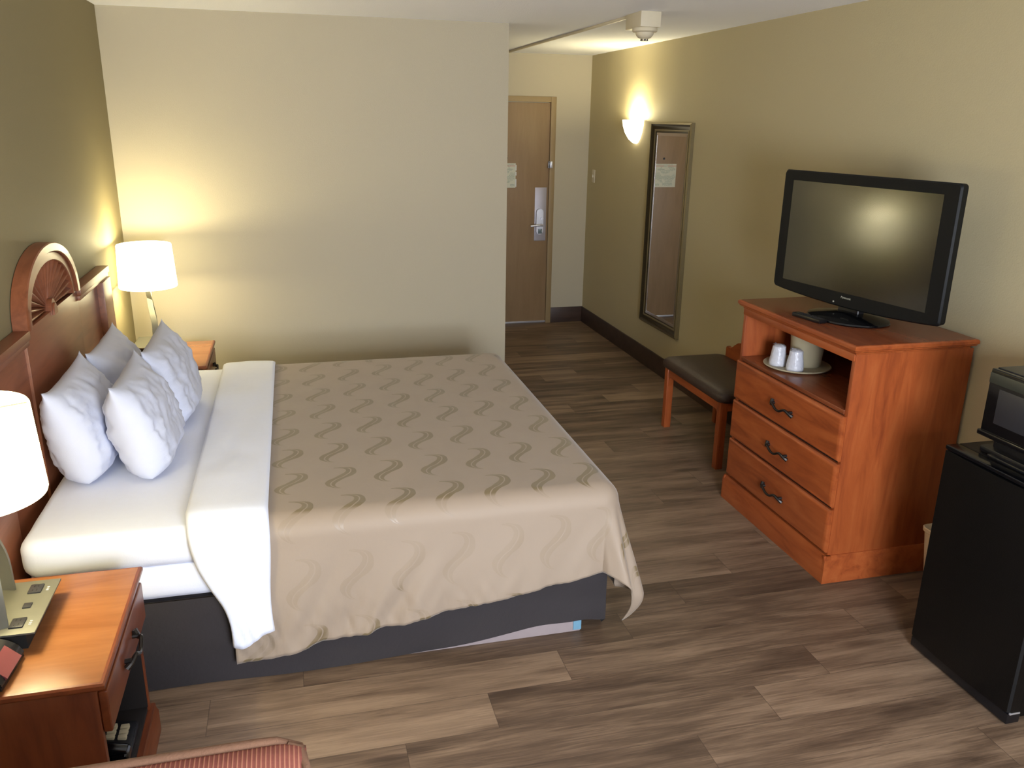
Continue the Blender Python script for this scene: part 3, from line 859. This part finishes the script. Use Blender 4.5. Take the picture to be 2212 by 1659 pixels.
# ------------------------------------------------------------------ dresser
DXF, DYN, DYF, DH = 3.069, .917, 1.836, 1.056
ds = empty('dresser', (DXF, (DYN+DYF)/2, 0), 0, 'cherry wood dresser with three drawers and open shelf under the television', 'dresser')
dd = lambda p: (p[0]-DXF, p[1]-(DYN+DYF)/2, p[2])
DB = W-.016
bm = bmesh.new(); a, b = dd((DXF, DYN, DH-.042)), dd((DB, DYF, DH)); slab_top(bm, a[0], b[0], a[1], b[1], a[2], b[2], .014)
link('top', bm, [M['cherry_y'], M['cherry_top']], ds)
SX = DXF+.026; SYN, SYF = DYN+.024, DYF-.024
for n_, y0, y1 in (('side_panel', SYN, SYN+.022), ('side_panel', SYF-.022, SYF)):
    link(n_, bx(dd((SX, y0, 0)), dd((DB, y1, DH-.042)), .002), M['cherry_z'], ds)
link('back_panel', bx(dd((DB-.012, SYN+.022, .1)), dd((DB, SYF-.022, DH-.042))), M['cherry_y'], ds)
bm = bmesh.new(); box(bm, dd((SX-.004, SYN+.0225, .757)), dd((DB-.013, SYF-.0225, .776)), .002)
link('shelf', bm, M['cherry_top'], ds)
bm = bmesh.new(); box(bm, dd((SX-.006, SYN+.004, .985)), dd((SX+.018, SYF-.004, DH-.040)), .003)
link('top_rail', bm, M['cherry_y'], ds)
bm = bmesh.new()
prism(bm, [(SX-.020-DXF, 0), (SX-.020-DXF, .108), (SX-.014-DXF, .118), (SX-.010-DXF, .128), (SX+.01-DXF, .128), (SX+.01-DXF, 0)], 'y', SYN-.0133-(DYN+DYF)/2, SYF+.0133-(DYN+DYF)/2)
yn = SYN-(DYN+DYF)/2; yf = SYF-(DYN+DYF)/2
prism(bm, [(yn-.014, 0), (yn-.014, .108), (yn-.009, .118), (yn-.005, .128), (yn+.001, .128), (yn+.001, 0)], 'x', SX-.0206-DXF, DB-DXF)
prism(bm, [(yf+.014, 0), (yf+.014, .108), (yf+.009, .118), (yf+.005, .128), (yf-.001, .128), (yf-.001, 0)], 'x', SX-.0206-DXF, DB-DXF)
link('plinth', bm, M['cherry_y'], ds)
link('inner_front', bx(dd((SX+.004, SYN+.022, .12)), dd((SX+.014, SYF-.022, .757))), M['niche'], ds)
for i, (z0, z1) in enumerate(((.558, .753), (.350, .546), (.140, .338))):
    bm = bmesh.new()
    y0, y1 = SYN+.003, SYF-.003
    # raised-edge drawer front with a recessed field
    c0 = dd((0, y0, 0))[1]; c1 = dd((0, y1, 0))[1]; x_ = SX-DXF
    rings = []
    for ins, out in ((0, 0), (0, .011), (.004, .014), (.009, .0185), (.014, .020), (.020, .0205)):
        rings.append([bm.verts.new((x_-out, q, zz)) for q, zz in ((c0+ins, z0+ins), (c1-ins, z0+ins), (c1-ins, z1-ins), (c0+ins, z1-ins))])
    for a, b in zip(rings, rings[1:]):
        for k in range(4): bm.faces.new((a[k], a[(k+1) % 4], b[(k+1) % 4], b[k]))
    bm.faces.new(rings[-1]); bm.faces.new(rings[0][::-1])
    dr = link('drawer', bm, M['cherry_y'], ds)
    bm = bmesh.new(); pull(bm, (x_-.0205, 1.363-(DYN+DYF)/2, (z0+z1)/2-.003), .16)
    link('drawer_pull', bm, M['bronze'], dr)

# tray, cups, bucket inside the shelf
TZ = .777
tr = tag(link('serving_tray', (lambda bm: (lathe(bm, [(0, .003), (.125, .003), (.145, .010), (.153, .013), (.156, .010), (.150, .005), (.13, .0), (0, 0)], (0, 0, 0), 48), bm)[1])(bmesh.new()), M['bucket']), 'round cream serving tray on the open dresser shelf', 'tray')
tr.location = (3.262, 1.572, TZ)
def cup(label, x, y, seed):
    o = empty('plastic_cup', (x, y, TZ+.0035), 0, label, 'cup', 'wrapped plastic cups on the serving tray')
    bm = bmesh.new(); lathe(bm, [(0, .0), (.0345, .0), (.036, .004), (.0265, .088), (.024, .091), (0, .092)], (0, 0, 0), 24)
    link('cup_body', bm, M['white_plastic'], o)
    bm = bmesh.new()
    pr_ = [(.0405, .001), (.0395, .02), (.036, .045), (.0325, .07), (.0305, .092), (.022, .099), (.008, .1005), (0, .100)]
    rings = []
    for r, z in pr_:
        ring = []
        for k in range(28):
            a = 2*PI*k/28; q = r*(1+.05*nz(math.cos(a)*2+seed, math.sin(a)*2, z*30))
            ring.append(bm.verts.new((q*math.cos(a), q*math.sin(a), z+.003*nz(a*2, seed, z*10))))
        rings.append(ring)
    for a, b in zip(rings, rings[1:]):
        for k in range(28): bm.faces.new((a[k], a[(k+1) % 28], b[(k+1) % 28], b[k]))
    p0 = bm.verts.new((.020*math.cos(2.2), .020*math.sin(2.2), .105)); p1 = bm.verts.new((.042*math.cos(1.9), .042*math.sin(1.9), .092)); p2 = bm.verts.new((.030*math.cos(1.4), .03*math.sin(1.4), .097))
    bm.faces.new((p0, p1, p2))
    link('plastic_wrap', bm, M['wrap'], o)
cup('wrapped plastic cup on the tray, the farther one near the shelf side', 3.178, 1.605, 1.)
cup('wrapped plastic cup on the tray, in front of the ice bucket', 3.208, 1.508, 5.)
ib = empty('ice_bucket', (3.312, 1.580, TZ+.0035), 0, 'tan plastic ice bucket behind the wrapped cups on the dresser shelf', 'ice bucket')
bm = bmesh.new(); lathe(bm, [(0, 0), (.066, 0), (.070, .006), (.083, .168), (.086, .172), (.086, .180), (.080, .182), (.076, .17), (.062, .012), (0, .012)], (0, 0, 0), 40)
link('bucket_body', bm, M['bucket'], ib)
for s in (1, -1): link('handle_lug', bx((-.016, s*.084-.010, .135), (.016, s*.084+.010, .185), .006, 2), M['cream_plastic'], ib)
bm = bmesh.new(); lathe(bm, [(.0, .175), (.072, .175), (.074, .17), (0, .165)], (0, 0, 0), 32); link('bucket_liner', bm, M['wrap'], ib)

# ------------------------------------------------------------------ television
TVZ = DH
tv = empty('television', (3.327, 1.3485, TVZ), math.radians(10.25), 'black flat television on an oval stand on top of the dresser', 'television')
z = lambda q: q-TVZ
# housing outline (y, z): straight sides, bottom edge bows down
def tv_outline(w, zt, zb, sag, r, n=18):
    o = []
    for k in range(7):
        t = PI/2*k/6; o.append((w/2-r+r*math.sin(PI/2-t), zt-r+r*math.sin(t)))
    for k in range(7):
        t = PI/2*k/6; o.append((-w/2+r-r*math.sin(t), zt-r+r*math.cos(t)))
    for k in range(6):
        t = PI/2*k/5; o.append((-w/2+r-r*math.cos(t), zb+r-r*math.sin(t)))
    for k in range(1, n):
        y = -w/2+r+(w-2*r)*k/n; o.append((y, zb-sag*(1-(2*y/w)**2)))
    for k in range(6):
        t = PI/2*k/5; o.append((w/2-r+r*math.sin(t), zb+r-r*math.cos(t)))
    return o
TW, ZTt, ZBb = .944, z(1.676), z(1.126)
SY0, SY1, SZ0, SZ1 = -.398, .414, z(1.168), z(1.630)
bm = bmesh.new()
L0 = [bm.verts.new((.0, y, q)) for y, q in tv_outline(TW, ZTt, ZBb, .022, .016)]
L1_ = [bm.verts.new((-.008, y, q)) for y, q in tv_outline(TW-.012, ZTt-.006, ZBb+.006, .022, .016)]
LB = [bm.verts.new((.030, y, q)) for y, q in tv_outline(TW-.004, ZTt-.002, ZBb+.002, .020, .016)]
LC = [bm.verts.new((.062, y, q)) for y, q in tv_outline(TW-.16, ZTt-.08, ZBb+.08, .01, .03)]
n = len(L0)
for A_, B_ in ((L0, L1_), (LB, L0), (LC, LB)):
    for k in range(n): bm.faces.new((A_[k], A_[(k+1) % n], B_[(k+1) % n], B_[k]))
bm.faces.new(LC)
# front face with the screen opening
inner = [(SY1, SZ1), (SY0, SZ1), (SY0, SZ0), (SY1, SZ0)]
# match outline verts to inner rectangle by projecting
I = []
for y, q in tv_outline(TW-.012, ZTt-.006, ZBb+.006, .022, .016):
    I.append(bm.verts.new((-.004, min(SY1, max(SY0, y)), min(SZ1, max(SZ0, q)))))
for k in range(n):
    try: bm.faces.new((L1_[k], L1_[(k+1) % n], I[(k+1) % n], I[k]))
    except ValueError: pass
bmesh.ops.remove_doubles(bm, verts=bm.verts[:], dist=1e-6)
hs = link('housing', bm, M['tvblack'], tv, 40)
link('screen', bx((-.0035, SY0-.002, SZ0-.002), (.004, SY1+.002, SZ1+.002)), M['screen'], tv, 0)
link('power_light', (lambda bm: (lathe(bm, [(0, 0), (.004, 0), (.004, .002), (0, .003)], (0, 0, 0), 12), bmesh.ops.rotate(bm, verts=bm.verts, matrix=Matrix.Rotation(-PI/2, 3, 'Y')), bmesh.ops.translate(bm, verts=bm.verts, vec=(-.0075, .075, z(1.122))), bm)[-1])(bmesh.new()), M['logo'], hs)
fc = bpy.data.curves.new('logo', 'FONT'); fc.body = 'Panasonic'; fc.size = .0145; fc.align_x = 'CENTER'; fc.extrude = .0003
lg = bpy.data.objects.new('logo', fc); lg = bpy.data.objects.new('logo', bpy.data.meshes.new_from_object(lg)); COL.objects.link(lg); lg.data.materials.clear(); lg.data.materials.append(M['logo']); lg.parent = hs
lg.matrix_local = Matrix.Translation((-.0082, .007, z(1.145))) @ Matrix(((0, 0, -1, 0), (-1, 0, 0, 0), (0, 1, 0, 0), (0, 0, 0, 1)))
bm = bmesh.new(); lathe(bm, [(0, .036), (.06, .033), (.12, .024), (.170, .016), (.188, .011), (.192, .005), (.188, .0005), (0, .0005)], (.012, 0, 0), 64, .80, 1.)
link('stand_base', bm, M['blackgloss'], tv)
bm = bmesh.new(); box(bm, (.005, -.06, .012), (.045, .06, .13), .01, 3)
link('stand_neck', bm, M['black'], tv)
rm = empty('remote_control', (3.172, 1.368, DH+.0005), math.radians(8), 'slim black remote control lying beside the television stand', 'remote control')
rm.location = (3.158, 1.372, DH+.0005)
link('remote_body', bx((-.021, -.088, 0), (.021, .088, .017), .004, 2), M['black'], rm)
bm = bmesh.new()
for i in range(7):
    for j in range(3): box(bm, (-.014+.011*j, -.07+.02*i, .0168), (-.007+.011*j, -.06+.02*i, .0185), .001)
link('remote_buttons', bm, M['darkgrey'], rm)

# ------------------------------------------------------------------ luggage bench
bn = empty('luggage_bench', (3.43, 2.52, 0), 0, 'wooden luggage bench with brown padded seat between dresser and mirror', 'bench')
bo = lambda p: (p[0]-3.43, p[1]-2.52, p[2])
bm = bmesh.new()
xs0, xs1, ys0, ys1 = 3.192, 3.618, 2.125, 2.92
rings = []
for o, q in ((.004, .402), (-.004, .415), (-.006, .430), (.0, .447), (.014, .459), (.05, .468), (.12, .472), (.2, .473)):
    rings.append([bm.verts.new(bo((a, b, q))) for a, b in rounded_rect(xs1-xs0-2*o, ys1-ys0-2*o, max(.01, .055-o*.3), 6, (xs0+xs1)/2, (ys0+ys1)/2)])
n = len(rings[0])
for a, b in zip(rings, rings[1:]):
    for k in range(n): bm.faces.new((a[k], a[(k+1) % n], b[(k+1) % n], b[k]))
bm.faces.new(rings[0][::-1]); bm.faces.new(rings[-1])
link('padded_seat', bm, M['seat'], bn, 60)
bm = bmesh.new()
box(bm, bo((3.214, 2.17, .345)), bo((3.234, 2.875, .402)), .003)
box(bm, bo((3.214, 2.155, .345)), bo((3.60, 2.175, .402)), .003); box(bm, bo((3.214, 2.87, .345)), bo((3.60, 2.89, .402)), .003)
box(bm, bo((3.585, 2.17, .345)), bo((3.605, 2.875, .402)), .003)
link('apron', bm, M['cherry_y'], bn)
for x, y, s in ((3.210, 2.152, 1), (3.210, 2.848, -1), (3.570, 2.152, 1), (3.570, 2.848, -1)):
    bm = bmesh.new(); cx, cy = x+.022, y+.022
    box(bm, bo((x, y, 0)), bo((x+.044, y+.044, .402)), .003)
    # little bracket curve where leg meets apron
    e0 = y+.044 if s > 0 else y
    prism(bm, [bo((0, p, q))[1:] for p, q in [(e0, .346), (e0+s*.03, .346), (e0+s*.012, .325), (e0, .28)]], 'x', x+.008-3.43, x+.03-3.43)
    link('leg', bm, M['cherry_z'], bn)
bm = bmesh.new()
half = [(-.34, .40), (-.34, .510), (-.335, .522), (-.32, .524), (-.30, .516), (-.275, .520), (-.25, .545), (-.20, .575), (-.10, .60), (0, .605)]
outl = half+[(-a, b) for a, b in half[::-1][1:]]
prism(bm, outl, 'x', .176, .200)
bmesh.ops.bevel(bm, geom=bm.edges[:], offset=.003, segments=2, affect='EDGES')
link('back_rail', bm, M['cherry_y'], bn)

# ------------------------------------------------------------------ fridge, microwave, bin
FX, FY0, FY1, FH = 3.130, .0, .459, .823
fr = empty('mini_fridge', (3.37, .23, 0), 0, 'black mini fridge on the floor in front of the cherry dresser', 'fridge')
fo2 = lambda p: (p[0]-3.37, p[1]-.23, p[2])
link('cabinet', bx(fo2((FX+.055, FY0+.004, .03)), fo2((3.62, FY1-.004, FH)), .006), M['fridge'], fr)
bm = bmesh.new()
# slightly bowed door
pts = [(FX+.050, FY0), (FX+.012, FY0), (FX+.004, FY0+.006)]+[(FX+.004-.010*math.sin(PI*q), FY0+.01+(FY1-FY0-.02)*q) for q in lin(.02, .98, 14)]+[(FX+.004, FY1-.006), (FX+.012, FY1), (FX+.050, FY1)]
prism(bm, [fo2((a, b, 0))[:2] for a, b in pts], 'z', .055, FH-.018)
bmesh.ops.bevel(bm, geom=[e for e in bm.edges if abs(e.verts[0].co.z-e.verts[1].co.z) < 1e-5 and e.verts[0].co.x < -.19+.0], offset=.004, segments=2, affect='EDGES')
dr_ = link('door', bm, M['fridge'], fr)
bm = bmesh.new(); box(bm, fo2((FX+.002, FY0+.003, FH-.016)), fo2((FX+.054, FY1-.003, FH-.0005)), .005, 3)
link('top_trim', bm, M['blackgloss'], fr)
bm = bmesh.new(); box(bm, fo2((FX+.008, FY0+.003, .012)), fo2((FX+.06, FY1-.003, .05)), .003)
link('kick_plate', bm, M['black'], fr)
for x in (FX+.05, 3.58):
    for y in (.05, .41):
        bm = bmesh.new(); lathe(bm, [(0, 0), (.016, 0), (.018, .01), (.014, .032), (0, .032)], fo2((x, y, 0)), 14); link('foot', bm, M['darkfoot'], fr)
link('door_trim', bx(fo2((FX+.012, FY0-.002, .050)), fo2((FX+.052, FY0+.004, .056)), .001), M['steel'], fr)

mw = empty('microwave', (3.40, .13, FH), 0, 'black microwave standing on top of the mini fridge', 'microwave')
mo2 = lambda p: (p[0]-3.40, p[1]-.13, p[2]-FH)
MFX, MY_0, MY_1, MZ_0, MZ_1 = 3.195, -.10, .388, .893, 1.118
link('case', bx(mo2((MFX+.022, MY_0, MZ_0)), mo2((3.60, MY_1, MZ_1)), .006, 3), M['black'], mw)
bm = bmesh.new(); box(bm, mo2((MFX, MY_0+.12, MZ_0+.002)), mo2((MFX+.021, MY_1, MZ_1-.002)), .006, 3)
md_ = link('door', bm, M['blackgloss'], mw)
link('door_window', bx(mo2((MFX-.0012, .055, MZ_0+.045)), mo2((MFX+.004, .340, MZ_1-.062)), .001), M['darkgrey'], md_)
bm = bmesh.new(); box(bm, mo2((MFX-.004, MY_0+.118, MZ_1-.050)), mo2((MFX+.004, MY_1-.003, MZ_1-.014)), .003)
link('top_strip', bm, plain('olive_gloss', (.045, .047, .035, 1), .25), mw)
link('control_panel', bx(mo2((MFX, MY_0, MZ_0+.002)), mo2((MFX+.021, MY_0+.118, MZ_1-.002)), .005), M['black'], mw)
bm = bmesh.new(); box(bm, mo2((MFX-.006, MY_0, MZ_0-.010)), mo2((MFX+.03, MY_1+.006, MZ_0+.008)), .004); link('bottom_lip', bm, M['blackgloss'], mw)
# stand tray under it
bm = bmesh.new()
box(bm, mo2((MFX+.035, MY_0+.03, FH+.020)), mo2((3.58, MY_1-.03, MZ_0-.002)), .006)
box(bm, mo2((MFX+.008, MY_0+.01, FH+.0005)), mo2((3.60, MY_1-.005, FH+.022)), .005)
box(bm, mo2((MFX-.012, MY_0+.03, FH+.0005)), mo2((MFX+.02, MY_1-.06, FH+.012)), .004)
link('stand', bm, M['black'], mw)

wb = empty('waste_bin', (3.53, .70, 0), 0, 'cream plastic waste bin between the dresser and the mini fridge', 'bin')
bm = bmesh.new()
rings = []
for k_, q, wd in ((1, 0, .165), (1, .004, .170), (1, .27, .218), (1, .275, .228), (1, .290, .230), (1, .293, .224), (1, .286, .215), (1, .02, .16), (1, .012, .14)):
    rings.append([bm.verts.new((a, b, q)) for a, b in rounded_rect(wd*.82, wd*1.12, .03, 6)])
n = len(rings[0])
for a, b in zip(rings, rings[1:]):
    for k in range(n): bm.faces.new((a[k], a[(k+1) % n], b[(k+1) % n], b[k]))
bm.faces.new(rings[0][::-1]); bm.faces.new(rings[-1])
link('bin_body', bm, M['bin'], wb)

# ------------------------------------------------------------------ light
def light(name, typ, loc, energy, col, parent=None, rot=None, **k):
    l = bpy.data.lights.new(name, typ); l.energy = energy; l.color = col
    for a, v in k.items(): setattr(l, a, v)
    o = bpy.data.objects.new(name, l); COL.objects.link(o); o.location = loc
    if rot: o.rotation_euler = rot
    if parent: o.parent = parent
    return o
WARM = (1., .89, .54)
for r in (L1, L2):
    for q, e in ((.592, 19), (.392, 8)): light('bulb', 'POINT', (0, 0, q), e, WARM, r, shadow_soft_size=.022)
light('sconce_bulb', 'POINT', (-.06, 0, .17), 24, WARM, sc, shadow_soft_size=.03)
# daylight through the window opening
light('daylight', 'AREA', ((WX0+WX1)/2, YF-.25, (WZ0+WZ1)/2), 258, (.82, .89, 1.), None, (PI/2-.88, 0, 0), shape='RECTANGLE', size=1.1, size_y=1.6)
light('ceiling_fill', 'AREA', ((WX0+WX1)/2, YF-4.2, .1), 1700, (.93, .95, 1.), None, (PI/2+PI/4, 0, 0), shape='RECTANGLE', size=6, size_y=4)  # unseen fill lamp added outside to brighten the ceiling
w = bpy.data.worlds.new('sky'); S.world = w; w.use_nodes = True
nt_ = w.node_tree; bg = nt_.nodes['Background']
sky = nt_.nodes.new('ShaderNodeTexSky'); sky.sky_type = 'HOSEK_WILKIE'; sky.turbidity = 4
sky.sun_direction = Vector((.3, .8, .5)).normalized()
nt_.links.new(sky.outputs[0], bg.inputs[0]); bg.inputs[1].default_value = .5

# ------------------------------------------------------------------ camera
Cx = Vector((0.9801, -1.7841, 1.8758)); yaw, pitch, roll, fpx = -.2561, -.3066, .0160, 1800.36
f = Vector((-math.sin(yaw)*math.cos(pitch), math.cos(yaw)*math.cos(pitch), math.sin(pitch)))
r = f.cross(Vector((0, 0, 1))).normalized(); u = r.cross(f)
r2 = r*math.cos(roll)+u*math.sin(roll); u2 = -r*math.sin(roll)+u*math.cos(roll)
cd = bpy.data.cameras.new('camera'); cam = bpy.data.objects.new('camera', cd); COL.objects.link(cam)
cd.sensor_width = 36; cd.lens = fpx/2212*36; cd.clip_start = .05
m4 = Matrix((r2, u2, -f)).transposed().to_4x4(); m4.translation = Cx
cam.matrix_world = m4
S.camera = cam
S.view_settings.view_transform = 'Standard'; S.view_settings.look = 'None'
S.view_settings.exposure = 0.; S.view_settings.gamma = 1.
S.cycles.use_denoising = True
S.cycles.max_bounces = 10; S.cycles.diffuse_bounces = 6; S.cycles.sample_clamp_indirect = 6
